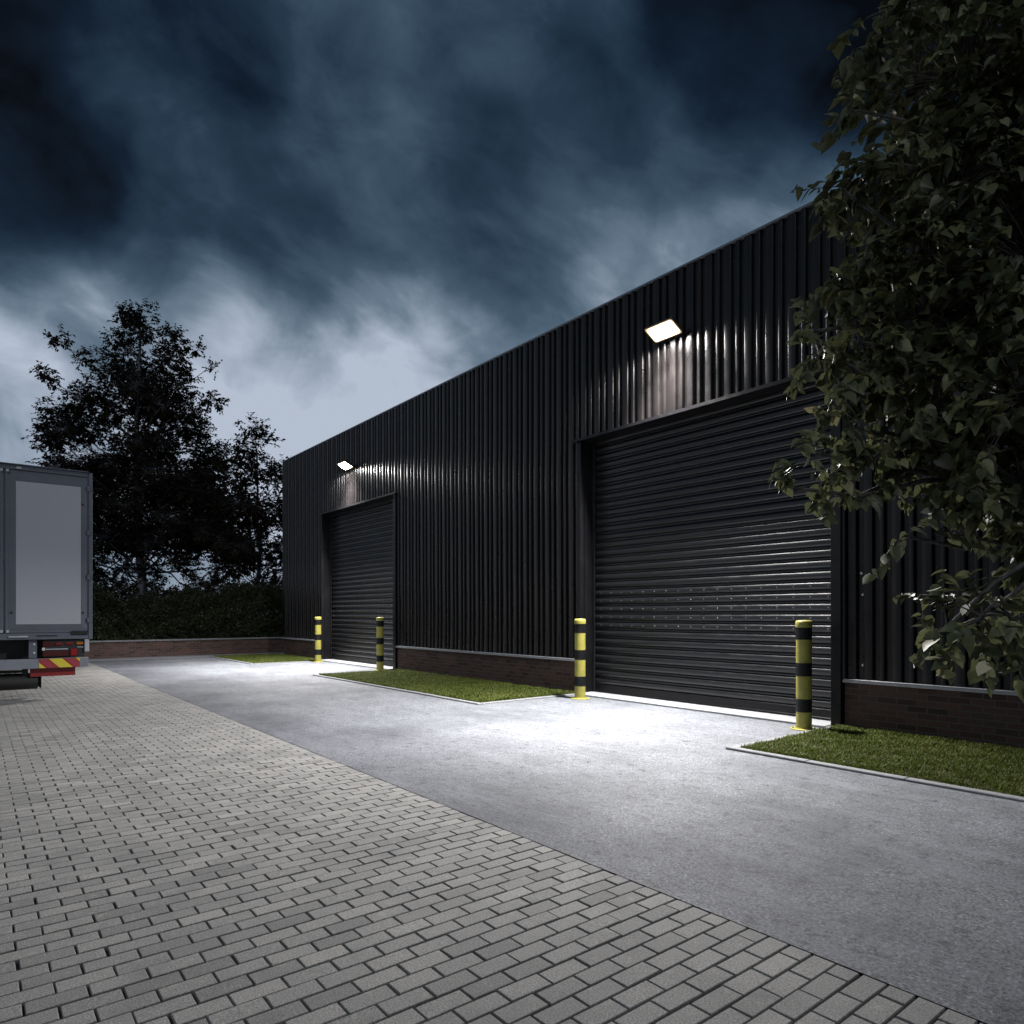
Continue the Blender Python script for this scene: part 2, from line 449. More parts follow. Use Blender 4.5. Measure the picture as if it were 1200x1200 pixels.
def build_pavers():
    px, ly, g = 0.104, 0.208, 0.008
    xs = np.arange(-26.0, 6.5, px)
    P = []
    for i, x in enumerate(xs):
        k = 0
        y = 2.858
        if i % 2: P.append((x, y - ly / 4, ly / 2)); y -= ly / 2
        while y > -7.8:
            P.append((x, y - ly / 2, ly)); y -= ly
    P = np.array(P); n = len(P)
    hx = (px - 0.0085) / 2 * np.ones(n); hy = (P[:, 2] - g) / 2
    hx *= RNG.uniform(0.965, 1.02, n); hy *= RNG.uniform(0.985, 1.008, n)
    cx = P[:, 0] + RNG.normal(0, 0.0012, n); cy = P[:, 1] + RNG.normal(0, 0.0011, n)
    cz = RNG.normal(0, 0.0011, n); rot = RNG.normal(0, 0.007, n)
    tx, ty = RNG.normal(0, 0.006, n), RNG.normal(0, 0.004, n)
    b = 0.003
    sg = np.array([(-1, -1), (1, -1), (1, 1), (-1, 1)])
    V = np.zeros((n, 12, 3))
    for lev, (ins, dz) in enumerate(((0, -0.03), (0, -0.003), (b, 0))):
        for k in range(4):
            lx = sg[k, 0] * (hx - ins); lyy = sg[k, 1] * (hy - ins)
            V[:, lev * 4 + k, 0] = cx + lx * np.cos(rot) - lyy * np.sin(rot)
            V[:, lev * 4 + k, 1] = cy + lx * np.sin(rot) + lyy * np.cos(rot)
            V[:, lev * 4 + k, 2] = cz + dz + lx * tx + lyy * ty
    F = [(8, 9, 10, 11)]
    for lev in (0, 4):
        for k in range(4):
            F.append((lev + k, lev + (k + 1) % 4, lev + 4 + (k + 1) % 4, lev + 4 + k))
    F = np.array(F)[None] + (np.arange(n) * 12)[:, None, None]
    var = np.repeat(np.clip(RNG.normal(0.5, 0.2, n), 0, 1), 12)
    o = np_mesh("paving", V.reshape(-1, 3), F.reshape(-1, 4), M['paver'], var)
    o["kind"] = "structure"
build_pavers()

# path along the low wall, lawns and their kerbs
bm = bmesh.new(); box(bm, -26.09, -24.98, 2.87, 14, -0.02, 0.018, 0.006); o = fin("path", bm, M['path']); o["kind"] = "structure"
LAWNS = [(-24.95, -20.62), (-15.78, -9.12), (-4.30, 13.9)]
def kerb_mesh(x0, x1, left, right):
    bm = bmesh.new()
    y0, y1, w, zt = 6.45, D - 0.02, 0.095, 0.024
    L = 0.915
    x = x0 - (w if left else 0)
    xe = x1 + (w if right else 0)
    first = True
    while x < xe - 0.02:
        xn = min(x + L, xe)
        box(bm, x + 0.002, xn - 0.002, y0, y0 + w, -0.05, zt + random.uniform(-0.002, 0.002), 0.006)
        x = xn
    for on, xx in ((left, x0 - w), (right, x1)):
        if not on: continue
        y = y0 + w + 0.002
        while y < y1 - 0.02:
            yn = min(y + L, y1)
            box(bm, xx, xx + w, y + 0.002, yn - 0.002, -0.05, zt - 0.004 + random.uniform(-0.002, 0.002), 0.006)
            y = yn
    return bm
for (a, b), (l, r) in zip(LAWNS, ((False, True), (True, True), (True, False))):
    o = fin("kerb", kerb_mesh(a, b, l, r), M['kerb']); o["kind"] = "structure"
    sheet("lawn_soil", a, b, 6.546, D - 0.001, 0.014, M['earth'])

def build_grass():
    Vs, vars_ = [], []
    for (a, b), dens in zip(LAWNS, (3300, 5200, 6500)):
        b2 = min(b, 4.0)
        n = int((b2 - a) * 2.28 * dens)
        x = RNG.uniform(a + 0.01, b2 - 0.01, n); y = RNG.uniform(6.55, D - 0.03, n)
        # clumps: thin out by a smooth random field
        fld = np.sin(x * 5.1 + np.sin(y * 3.7) * 1.7) * np.sin(y * 6.3 + np.sin(x * 2.9) * 2.1) + 0.6 * np.sin(x * 13 + 2) * np.sin(y * 15 + 1)
        keep = RNG.uniform(0, 1, n) < np.clip(0.78 + 0.32 * fld, 0.25, 1)
        x, y, fld = x[keep], y[keep], fld[keep]; n = len(x)
        hgt = RNG.uniform(0.028, 0.062, n) * (1 + 0.22 * fld); wd = RNG.uniform(0.0028, 0.0055, n)
        th = RNG.uniform(0, 2 * np.pi, n); lean = RNG.uniform(0.1, 0.9, n)
        dx, dy = np.cos(th), np.sin(th)
        V = np.zeros((n, 5, 3))
        V[:, 0] = np.stack([x - dy * wd, y + dx * wd, np.full(n, 0.012)], 1)
        V[:, 1] = np.stack([x + dy * wd, y - dx * wd, np.full(n, 0.012)], 1)
        mx, my = x + dx * lean * hgt * 0.35, y + dy * lean * hgt * 0.35
        V[:, 2] = np.stack([mx + dy * wd * .8, my - dx * wd * .8, 0.012 + hgt * 0.6], 1)
        V[:, 3] = np.stack([mx - dy * wd * .8, my + dx * wd * .8, 0.012 + hgt * 0.6], 1)
        V[:, 4] = np.stack([x + dx * lean * hgt, y + dy * lean * hgt, 0.012 + hgt * (1.0 - 0.25 * lean)], 1)
        Vs.append(V)
        dry = np.clip(np.sin(x * 1.9 + 1.0) * np.sin(y * 2.7 + x * 0.6), 0, 1) * 0.18
        vars_.append(np.clip(RNG.beta(2.2, 3.0, n) + dry + (RNG.uniform(0, 1, n) < 0.05) * 0.5, 0, 1))
    V = np.concatenate(Vs); n = len(V); var = np.repeat(np.concatenate(vars_), 5)
    base = (np.arange(n) * 5)[:, None, None]
    F = np.concatenate([(np.array([(0, 1, 2), (0, 2, 3), (3, 2, 4)])[None] + base).reshape(-1, 3)])
    o = np_mesh("grass", V.reshape(-1, 3), F, M['grass'], var)
    tag(o, label="short mown green grass with brown patches beside the warehouse", cat="grass", kind="stuff")
build_grass()

# ------------------------------------------------------------------ the warehouse
WX0, WX1 = -24.32, 13.5
ROOF = 6.94
DOORS = [(-20.86, -16.12), (-9.05, -4.38)]
HEAD = 4.66
ware = empty("warehouse", (WX0, D, 0), label="long black corrugated steel warehouse with two roller doors over a brick plinth", cat="warehouse")
def wpart(name, bm, mats, parent=ware, smooth=False, angle=None):
    bmesh.ops.translate(bm, verts=bm.verts[:], vec=(-WX0, -D, 0))
    return fin(name, bm, mats, parent, smooth, angle)

PER = 0.337
def prof_pts(s0, s1, phase):
    """corrugation profile: list of (s, depth outwards)"""
    pts = []
    k = math.floor((s0 - phase) / PER) - 1
    dep = 0.050
    while phase + k * PER < s1 + PER:
        o = phase + k * PER
        for w0, w1 in ((0.018, 0.128), (0.212, 0.266)):      # a wide and a narrow crown with rounded bends
            pts += [(o + w0 - 0.014, 0.0), (o + w0 - 0.005, dep * 0.72), (o + w0 + 0.001, dep - 0.004), (o + w0 + 0.010, dep),
                    (o + w1 - 0.010, dep), (o + w1 - 0.001, dep - 0.004), (o + w1 + 0.005, dep * 0.72), (o + w1 + 0.014, 0.0)]
        k += 1
    def at(s):
        for (a, da), (b, db) in zip(pts, pts[1:]):
            if a <= s <= b: return da + (db - da) * (s - a) / max(b - a, 1e-9)
        return 0.0
    return pts, at
def corrugated(bm, s0, s1, place, cuts, phase=0.0, off=0.0):
    """cuts: list of (sa, sb, z0, z1) strips; place(s, d, z) -> xyz"""
    for sa, sb, z0, z1 in cuts:
        pts, at = prof_pts(sa, sb, phase)
        use = [(sa, at(sa))] + [(s, d) for s, d in pts if sa < s < sb] + [(sb, at(sb))]
        lo = [bm.verts.new(place(s, d + off, z0)) for s, d in use]
        hi = [bm.verts.new(place(s, d + off, z1)) for s, d in use]
        for i in range(len(use) - 1):
            bm.faces.new((lo[i], lo[i + 1], hi[i + 1], hi[i]))
front = lambda s, d, z: (s, D - d, z)
spans = [(WX0, DOORS[0][0], 0), (DOORS[0][0], DOORS[0][1], 1), (DOORS[0][1], DOORS[1][0], 0), (DOORS[1][0], DOORS[1][1], 1), (DOORS[1][1], WX1, 0)]
PH = -6.564 - 0.128
bm = bmesh.new()
LAP = 2.06
corrugated(bm, WX0, WX1, front, [(a, b, HEAD + 0.01 if isd else LAP - 0.03, ROOF - 0.005) for a, b, isd in spans], PH, 0.003)
corrugated(bm, WX0, WX1, front, [(a, b, 0.652, LAP) for a, b, isd in spans if not isd], PH, 0.0)
wpart("cladding", bm, M['clad'], smooth=True, angle=38)
# far gable, back and near gable walls of the same sheet
for nm, place, s1 in (("side_wall", lambda s, d, z: (WX0 - d, D + s, z), 18.0), ("side_wall", lambda s, d, z: (WX1 + d, D + s, z), 18.0), ("back_wall", lambda s, d, z: (WX0 + s, D + 18 + d, z), WX1 - WX0)):
    bm = bmesh.new(); corrugated(bm, 0, s1, place, [(0.0, s1, 0.0, ROOF - 0.005)], 0.05); wpart(nm, bm, M['clad'])
bm = bmesh.new(); box(bm, WX0 - 0.02, WX1 + 0.02, D + 0.05, D + 18.0, ROOF - 0.1, ROOF - 0.02); wpart("roof", bm, M['trim'])
# capping along the roof edge and the corner flashing
bm = bmesh.new()
x = WX0 - 0.06
while x < WX1:
    xn = min(x + 3.0, WX1 + 0.06)
    box(bm, x + 0.001, xn - 0.001, D - 0.062, D + 0.16, ROOF - 0.002 , ROOF + 0.03, 0.004)
    x = xn
wpart("roof_capping", bm, M['capping'])
bm = bmesh.new(); box(bm, WX0 - 0.05, WX0 + 0.09, D - 0.05, D - 0.044, 0.66, ROOF - 0.004); box(bm, WX0 - 0.05, WX0 - 0.044, D - 0.044, D + 0.1, 0.66, ROOF - 0.004)
wpart("corner_flashing", bm, M['trim'])
# brick plinth with its pale ledge
for a, b in ((WX0 - 0.02, DOORS[0][0] - 0.11), (DOORS[0][1] + 0.13, DOORS[1][0] - 0.11), (DOORS[1][1] + 0.15, WX1)):
    bm = bmesh.new(); box(bm, a, b, D - 0.01, D + 0.2, -0.05, 0.612); pl = wpart("plinth", bm, M['brick_x'])
    bm = bmesh.new()
    box(bm, a, b, D - 0.07, D + 0.03, 0.632, 0.646, 0.003); box(bm, a, b, D - 0.07, D - 0.062, 0.600, 0.632)
    lg = wpart("ledge", bm, M['ledge'], None); lg.parent = pl
# door frames, roller doors and thresholds
def shutter_profile(z0, z1, pitch):
    out = []
    z = z0
    big = [(0.0, 0.008), (0.004, -0.010), (0.012, -0.0175), (0.026, -0.0245), (0.046, -0.0280), (0.066, -0.0265), (0.082, -0.0205), (0.091, -0.012), (0.095, 0.006), (0.099, 0.008), (0.104, -0.008), (0.114, -0.010), (0.124, -0.008), (0.1295, 0.007)]
    while z < z1:
        for dz, y in big:
            out.append((z + dz * pitch / 0.131, y * 1.2))
        z += pitch
    return out
SH_Y = D + 0.29
for di, (a, b) in enumerate(DOORS):
    bm = bmesh.new()
    f0 = D - 0.052
    box(bm, a - 0.085, a, f0, f0 + 0.09, 0.0, HEAD + 0.005, 0.004)                 # face trims
    box(bm, b, b + 0.135, f0 - 0.03, f0 + 0.09, 0.0, HEAD + 0.005, 0.006)
    box(bm, a - 0.004, a + 0.012, f0 + 0.092, SH_Y + 0.12, 0.0, HEAD - 0.002)       # reveals
    box(bm, b - 0.012, b + 0.004, f0 + 0.092, SH_Y + 0.12, 0.0, HEAD - 0.002)
    box(bm, a - 0.16, b + 0.19, f0 - 0.055, SH_Y + 0.12, HEAD + 0.008, HEAD + 0.016)  # soffit / drip flashing
    box(bm, a - 0.16, b + 0.19, f0 - 0.061, f0 - 0.055, HEAD - 0.018, HEAD + 0.034)
    wpart("door_frame", bm, M['trim'])
    bm = bmesh.new()
    pitch = 0.147
    pr = shutter_profile(0.19, HEAD + 0.06, pitch)
    xs = [a + 0.02, b - 0.02]
    rows = [[bm.verts.new((x, SH_Y + y, z)) for x in xs] for z, y in pr]
    for r0, r1 in zip(rows, rows[1:]): bm.faces.new((r0[0], r0[1], r1[1], r1[0]))
    # five slats carry a row of domed fixings
    k0 = round((1.28 - 0.19) / pitch)
    nriv = 18
    for k in range(5):
        zc = 0.19 + (k0 + k) * pitch + 0.0516
        for j in range(nriv):
            xc = a + 0.22 + (b - a - 0.42) * j / (nriv - 1)
            r = bmesh.ops.create_uvsphere(bm, u_segments=8, v_segments=6, radius=0.009)
            bmesh.ops.scale(bm, verts=r["verts"], vec=(1, 0.55, 1)); bmesh.ops.translate(bm, verts=r["verts"], vec=(xc, SH_Y - 0.034, zc))
            for f in {f for v in r["verts"] for f in v.link_faces}: f.material_index = 1
    rd = wpart("roller_door", bm, [M['shutter'], M['screw']], smooth=True, angle=35)
    bm = bmesh.new(); box(bm, a + 0.02, b - 0.02, SH_Y - 0.03, SH_Y + 0.01, 0.045, 0.186, 0.006); box(bm, a + 0.02, b - 0.02, SH_Y - 0.045, SH_Y - 0.03, 0.045, 0.07, 0.003)
    q = wpart("bottom_rail", bm, M['trim'], None); q.parent = rd
    for xx in (a + 0.014, b - 0.084):
        bm = bmesh.new(); box(bm, xx, xx + 0.07, SH_Y - 0.062, SH_Y - 0.040, 0.04, HEAD - 0.01, 0.003); box(bm, xx if xx < (a + b) / 2 else xx + 0.06, xx + 0.01 if xx < (a + b) / 2 else xx + 0.07, SH_Y - 0.040, SH_Y + 0.06, 0.04, HEAD - 0.01)
        q = wpart("guide_rail", bm, M['shutter'], None); q.parent = rd
    bm = bmesh.new()
    box(bm, a + 0.013, b - 0.013, D - 0.20, SH_Y + 0.1, -0.03, 0.034, 0.008)
    wpart("threshold", bm, M['concrete'])
# screws of the sheets
scr = bmesh.new()
bm = bmesh.new()
for zz in (0.82, 2.02, 3.5, 5.2, 6.7):
    k = -55
    while k < 40:
        x = PH + k * PER + 0.162
        k += 1
        if not (WX0 + 0.1 < x < 4.0): continue
        if any(a - 0.2 < x < b + 0.2 for a, b in DOORS) and zz < HEAD: continue
        if random.random() < 0.3: continue
        r = bmesh.ops.create_uvsphere(bm, u_segments=6, v_segments=4, radius=0.007)
        bmesh.ops.translate(bm, verts=r["verts"], vec=(x + random.uniform(-.02, .02), D - 0.003, zz + random.uniform(-.03, .03)))
scr.free()
sc_ = wpart("fixing_screws", bm, M['screw']); sc_["kind"] = "stuff"
for x, z in ((-4.02, 1.99), (-4.0, 1.72), (-4.0, 0.83)):
    bm = bmesh.new(); cyl(bm, (x, D - 0.005, z), 'y', 0.017, 0.016, 10); wpart("bolt", bm, M['screw'])

# ------------------------------------------------------------------ floodlights
def floodlight(x, z, label):
    e = empty("floodlight", (x, D - 0.04, z), label=label, cat="floodlight", group="lit floodlights above the roller doors")
    tilt = math.radians(27)
    # local frame: u along x, w from the wall outwards & up, n = outward/down normal
    w = Vector((0, -math.cos(tilt), math.sin(tilt))); n = Vector((0, -math.sin(tilt), -math.cos(tilt)))
    R_ = Matrix(((1, 0, 0), (0, w.y, n.y), (0, w.z, n.z))).to_4x4()
    c = Vector((0, -0.245, 0.0))
    T = Matrix.Translation(c) @ R_
    bm = bmesh.new()
    box(bm, -0.27, 0.27, -0.16, 0.16, -0.055, -0.004, 0.02, seg=3)
    for k in range(-5, 6): box(bm, k * 0.042 - 0.004, k * 0.042 + 0.004, -0.13, 0.13, -0.085, -0.054)
    bmesh.ops.transform(bm, matrix=T, verts=bm.verts[:]); fin("housing", bm, M['lamp_body'], e)
    bm = bmesh.new()
    hx, hy, rr = 0.235, 0.128, 0.035
    ring = []
    for cxs, cys, a0 in ((1, 1, 0), (-1, 1, 90), (-1, -1, 180), (1, -1, 270)):
        for q in range(6):
            an = math.radians(a0 + q * 18)
            ring.append((cxs * (hx - rr) + rr * math.cos(an), cys * (hy - rr) + rr * math.sin(an)))
    vs = [bm.verts.new((px_, py_, 0.0)) for px_, py_ in ring]
    bm.faces.new(vs)
    bmesh.ops.transform(bm, matrix=T, verts=bm.verts[:]); 
    me = bpy.data.meshes.new("lens"); bm.to_mesh(me); bm.free(); me.materials.append(M['lens']); put("lens", me, e)
    bm = bmesh.new()
    o_ = [bm.verts.new((x_ * 1.145, y_ * 1.24, -0.003)) for x_, y_ in ring]; i_ = [bm.verts.new((x_ * 1.004, y_ * 1.006, -0.0005)) for x_, y_ in ring]
    for q in range(len(ring)):
        q2 = (q + 1) % len(ring); bm.faces.new((o_[q], o_[q2], i_[q2], i_[q]))
    bmesh.ops.transform(bm, matrix=T, verts=bm.verts[:]); fin("halo_ring", bm, M['halo_glow'], e)  # added glowing ring, stands in for the lamp's halo
    bm = bmesh.new()
    box(bm, -0.10, 0.10, -0.012, 0.002, -0.07, 0.09, 0.004)
    for s in (-1, 1): box(bm, s * 0.085 - 0.004, s * 0.085 + 0.004, -0.2, -0.012, 0.015, 0.055)
    fin("bracket", bm, M['lamp_body'], e)
    # the beam of the lit lens
    ld = bpy.data.lights.new("floodlight_beam", 'AREA'); ld.shape = 'RECTANGLE'; ld.size = 0.46; ld.size_y = 0.25
    ld.energy = LAMP_W; ld.color = (1.0, 0.975, 0.96); ld.spread = math.radians(110)
    lo = bpy.data.objects.new("floodlight_beam", ld); COL.objects.link(lo); lo.parent = e
    lo.matrix_local = T @ Matrix.Translation((0, 0, 0.004)) @ Matrix.Rotation(math.pi, 4, 'X')
    return e
floodlight(-6.95, 5.93, "lit square floodlight above the roller door nearest the tree")
floodlight(-18.62, 5.80, "lit floodlight above the smaller looking roller door near the hedge")

# ------------------------------------------------------------------ bollards
def make_bollard():
    e = empty("bollard", (0, 0, 0))
    bm = bmesh.new(); lathe(bm, (0, 0, 0), [(0.0945, 0.012), (0.0945, 1.305)], 36); fin("post", bm, M['yellow'], e, True)
    bm = bmesh.new(); lathe(bm, (0, 0, 0), [(0.095, 1.300), (0.101, 1.303), (0.102, 1.312), (0.102, 1.357), (0.098, 1.380), (0.084, 1.390), (0.05, 1.394), (0, 1.396)], 36); fin("cap", bm, M['yellow'], e, True, 50)
    for z0, z1 in ((0.222, 0.39), (0.68, 0.85), (1.146, 1.30)):
        bm = bmesh.new(); lathe(bm, (0, 0, 0), [(0.0940, z0), (0.0962, z0 + 0.001), (0.0962, z1 - 0.001), (0.0940, z1)], 36); fin("black_band", bm, M['black'], e, True, 50)
    bm = bmesh.new(); lathe(bm, (0, 0, 0), [(0.168, -0.002), (0.168, 0.008), (0.165, 0.010), (0.105, 0.014), (0.1005, 0.03)], 40)
    for k in range(4):
        an = math.pi / 4 + k * math.pi / 2
        cyl(bm, (0.135 * math.cos(an), 0.135 * math.sin(an), 0.015), 'z', 0.012, 0.016, 6)
    fin("base_plate", bm, M['yellow'], e, True, 35)
    return e
BL = [(-4.53, 8.36, "yellow and black striped bollard beside the lawn below the leafy tree"),
      (-8.60, 8.33, "yellow and black striped bollard at the far side of the nearest roller door"),
      (-16.28, 8.46, "yellow and black striped bollard at the near side of the far roller door"),
      (-20.24, 8.40, "yellow and black striped bollard beside the small lawn nearest the hedge")]
pb = make_bollard()
for i, (x, y, lab) in enumerate(BL):
    if i == 0: b_ = pb
    else:
        b_ = pb.copy(); COL.objects.link(b_)
        for ch in list(pb.children):
            c_ = ch.copy(); COL.objects.link(c_); c_.parent = b_
    b_.location = (x, y, 0.002); b_.rotation_euler = (0, 0, random.uniform(0, 1.5))
    tag(b_, label=lab, cat="bollard", group="striped bollards guarding the roller doors")

# ------------------------------------------------------------------ low wall and hedge
lw = empty("brick_wall", (-26.2, 3, 0), label="low red brown brick garden wall with pale coping in front of the hedge", cat="wall")
bm = bmesh.new(); box(bm, -26.33, -26.1, -14, 14, -0.06, 0.545); bmesh.ops.translate(bm, verts=bm.verts[:], vec=(26.2, -3, 0)); fin("wall", bm, M['brick_y'], lw)
bm = bmesh.new()
y = -14.0
while y < 14:
    box(bm, -26.37, -26.06, y + 0.003, y + 0.597, 0.547, 0.60, 0.006); y += 0.6
bmesh.ops.translate(bm, verts=bm.verts[:], vec=(26.2, -3, 0)); fin("coping", bm, M['kerb'], lw)

# leaf templates
def leaf_template(kind):
    if kind == 'heart':
        mid = [(0, 0, 0), (0.30, 0, -0.01), (0.66, 0, -0.05), (1.06, 0, -0.16)]
        side = [(-0.10, 0.20, 0.05), (0.10, 0.43, 0.09), (0.42, 0.44, 0.05), (0.76, 0.23, -0.03)]
        V = mid + side + [(a, -b, c) for a, b, c in side]
        F = [(0, 1, 5, 4), (1, 2, 6, 5), (2, 3, 7, 6), (0, 8, 9, 1), (1, 9, 10, 2), (2, 10, 11, 3)]
    else:
        V = [(0, 0, 0), (0.45, 0.30, 0.06), (1.0, 0, -0.08), (0.45, -0.30, 0.06)]
        F = [(0, 1, 2, 3)]
    return np.array(V, float), np.array(F)
def norm(a): return a / np.maximum(np.linalg.norm(a, axis=-1, keepdims=True), 1e-9)
def leaves(name, pos, axis, nrm, size, kind, mat, var, parent=None):
    T, F = leaf_template(kind)
    ax = norm(axis); nn = nrm - (nrm * ax).sum(1, keepdims=True) * ax; nn = norm(nn); sd_ = np.cross(nn, ax)
    curl = RNG.uniform(-0.6, 3.2, len(pos))[:, None, None]
    V = pos[:, None, :] + size[:, None, None] * (T[None, :, 0:1] * ax[:, None] + T[None, :, 1:2] * sd_[:, None] * RNG.uniform(.85, 1.1, len(pos))[:, None, None] + T[None, :, 2:3] * curl * nn[:, None])
    k = len(T)
    FF = F[None] + (np.arange(len(pos)) * k)[:, None, None]
    return np_mesh(name, V.reshape(-1, 3), FF.reshape(-1, 4), mat, np.repeat(var, k), smooth=(kind == 'heart'), parent=parent)

def tubes(segs, n=5):
    """segs: list of (P0, P1, r0, r1) -> V, F quads"""
    if not segs: return np.zeros((0, 3)), np.zeros((0, 4), int)
    P0 = np.array([s[0] for s in segs]); P1 = np.array([s[1] for s in segs]); r0 = np.array([s[2] for s in segs]); r1 = np.array([s[3] for s in segs])
    d = norm(P1 - P0); up = np.where(np.abs(d[:, 2:3]) > 0.9, np.array([[1.0, 0, 0]]), np.array([[0, 0, 1.0]]))
    a = norm(np.cross(d, up)); b = np.cross(d, a)
    an = np.arange(n) * 2 * np.pi / n
    ring = np.cos(an)[None, :, None] * a[:, None] + np.sin(an)[None, :, None] * b[:, None]
    V = np.concatenate([P0[:, None] + ring * r0[:, None, None], P1[:, None] + ring * r1[:, None, None]], 1)
    F = np.array([(k, (k + 1) % n, n + (k + 1) % n, n + k) for k in range(n)])
    F = F[None] + (np.arange(len(segs)) * 2 * n)[:, None, None]
    return V.reshape(-1, 3), F.reshape(-1, 4)
def curve_segs(p0, p1, r0, r1, n=6, sag=0.0, wob=0.05, jit=0.012):
    p0, p1 = np.array(p0, float), np.array(p1, float)
    L = np.linalg.norm(p1 - p0); pts = []
    off = RNG.normal(0, wob * L, 3)
    for i in range(n + 1):
        t = i / n
        p = p0 + (p1 - p0) * t + off * math.sin(math.pi * t) + np.array([0, 0, sag * L * math.sin(math.pi * t)])
        if 0 < i < n: p = p + RNG.normal(0, jit * L, 3)
        pts.append(p)
    return [(pts[i], pts[i + 1], r0 + (r1 - r0) * i / n, r0 + (r1 - r0) * (i + 1) / n) for i in range(n)], pts

def tree(name, label, base, top, lobes, r_base, spray_len, leaf, per_spray, dens, kind, leafm, barkm, droop, group=None, trunk_n=14, attach=0.6):
    e = empty(name, tuple(base), label=label, cat="tree", group=group)
    base = np.array(base, float)
    segs, tp = curve_segs(base - [0, 0, 0.1], top, r_base, r_base * 0.12, trunk_n, 0, 0.008, 0.003)
    # root flare
    segs[0] = (segs[0][0], segs[0][1], r_base * 1.3, segs[0][3])
    tp = np.array(tp)
    pos, ax, nr, sz, vr = [], [], [], [], []
    for lob in lobes:
        c, rad = np.array(lob[0], float), np.array(lob[1], float) if np.ndim(lob[1]) else np.full(3, float(lob[1]))
        mul = lob[2] if len(lob) > 2 else 1.0
        hd = np.linalg.norm(c[:2] - base[:2])
        zt = max(base[2] + RNG.uniform(0.16, 0.34) * (top[2] - base[2]), c[2] - attach * hd)
        zt = min(zt, top[2] - 0.3)
        i = int(np.argmin(np.abs(tp[:, 2] - zt)))
        lr = max(0.25 * r_base * (1 - 0.6 * (zt - base[2]) / (top[2] - base[2])), 0.012)
        s_, lp = curve_segs(tp[i], c, lr, lr * 0.35, 7, 0.06, 0.05)
        segs += s_; lp = np.array(lp)
        n = max(2, int(dens * mul * (rad[0] * rad[1] + rad[1] * rad[2] + rad[0] * rad[2]) / 3 / (spray_len ** 2)))
        d = norm(RNG.normal(0, 1, (n, 3)))
        rr = RNG.uniform(0.12, 1.0, n) ** 0.55
        P = c + d * rr[:, None] * rad
        for k in range(n):
            # twig from the closest point of the limb to the spray
            j = int(np.argmin(np.linalg.norm(lp[3:] - P[k], axis=1))) + 3
            tr = max(lr * (0.22 if kind == 'heart' else 0.13), 0.003)
            ts, _ = curve_segs(lp[j], P[k], tr, tr * 0.45, 3, 0.05, 0.06)
            segs += ts
            out = norm(d[k] * rad * 0.7 / rad.max() + np.array([0, 0, -droop]) + RNG.normal(0, 0.35, 3))
            L = spray_len * RNG.uniform(0.6, 1.25)
            E_ = P[k] + out * L
            segs.append((P[k], E_, tr * 0.45, tr * 0.2))
            m = per_spray
            tt = (np.arange(m) + RNG.uniform(0, 0.6, m)) / m
            side = norm(np.cross(out, np.array([0, 0, 1.0]) + RNG.normal(0, 0.2, 3)))
            sg = np.where(np.arange(m) % 2, 1.0, -1.0)
            pos.append(P[k] + out * (tt * L)[:, None] + RNG.normal(0, 0.12 * leaf, (m, 3)))
            ax.append(out * 0.55 + side * (sg * RNG.uniform(0.5, 1.1, m))[:, None] + np.array([0, 0, -1.0]) * RNG.uniform(0.0, 2 * droop + 0.3, m)[:, None] + RNG.normal(0, 0.25, (m, 3)))
            nr.append(np.array([0, 0, 1.0]) + d[k] * RNG.uniform(0.0, 1.0, m)[:, None] + RNG.normal(0, 0.45, (m, 3)))
            sz.append(leaf * RNG.uniform(0.5, 1.25, m))
            vr.append(np.clip(RNG.normal(0.42, 0.1) + RNG.normal(0, 0.18, m), 0, 1))
    V, F = tubes(segs, 6 if kind == 'heart' else 4)
    t_ = np_mesh("trunk", V - base, F, barkm, smooth=True, parent=e)
    pos = np.concatenate(pos)
    c_ = leaves("crown", pos - base, np.concatenate(ax), np.concatenate(nr), np.concatenate(sz), kind, leafm, np.concatenate(vr), parent=e)
    return e, len(pos)

# the leafy tree on the near lawn
lob = []
def L3(u, v, d, r, m=1.0): lob.append((pix(u, v, d), r, m))
for a in [(1140, 90, 5.2, 0.78), (1115, 235, 5.0, 0.62), (1085, 370, 4.9, 0.46), (1090, 485, 4.85, 0.42), (1195, 565, 4.7, 0.40), (1140, 555, 4.9, 0.24), (1060, 545, 4.9, 0.17),
          (1215, 330, 4.7, 0.80), (1200, 470, 4.55, 0.65), (1265, 640, 4.5, 0.42), (1260, 160, 4.9, 0.95), (1190, -60, 5.4, 0.9),
          (1150, 722, 4.1, 0.20), (1110, 735, 4.1, 0.13), (1195, 725, 4.2, 0.22), (1250, 730, 4.3, 0.28)]:
    L3(*a)
for a in [(1345, 300, 5.4, 1.3, .55), (1420, 480, 5.5, 1.1, .55), (1440, 120, 5.8, 1.3, .5), (1300, -120, 5.8, 1.2, .5), (1450, 620, 5.2, .8, .5), (1300, 400, 6.0, 1.0, .5), (1230, 60, 6.2, 1.1, .5), (1150, 300, 5.9, .7, .6)]:
    L3(*a)
for a in [(938, 390, 4.85, 0.06, 3), (965, 408, 4.85, 0.10, 1.6), (985, 455, 4.85, 0.13), (942, 528, 4.8, 0.07, 2.5), (932, 572, 4.8, 0.06, 3), (965, 560, 4.8, 0.12), (985, 590, 4.8, 0.08, 2), (1000, 60, 5.2, 0.1, 2), (1005, 130, 5.1, 0.12), (990, 225, 5.0, 0.10, 2),
          (1000, 330, 4.9, 0.16), (1010, 400, 4.85, 0.2), (1000, 500, 4.85, 0.14), (1040, 300, 4.95, 0.3), (1040, 190, 5.0, 0.3), (1030, 440, 4.85, 0.22), (1025, 540, 4.85, 0.18), (1060, 628, 4.9, 0.07, 2), (1095, 625, 4.9, .10), (1088, 750, 4.1, 0.05, 3), (1030, 15, 5.3, .15)]:
    L3(*a)
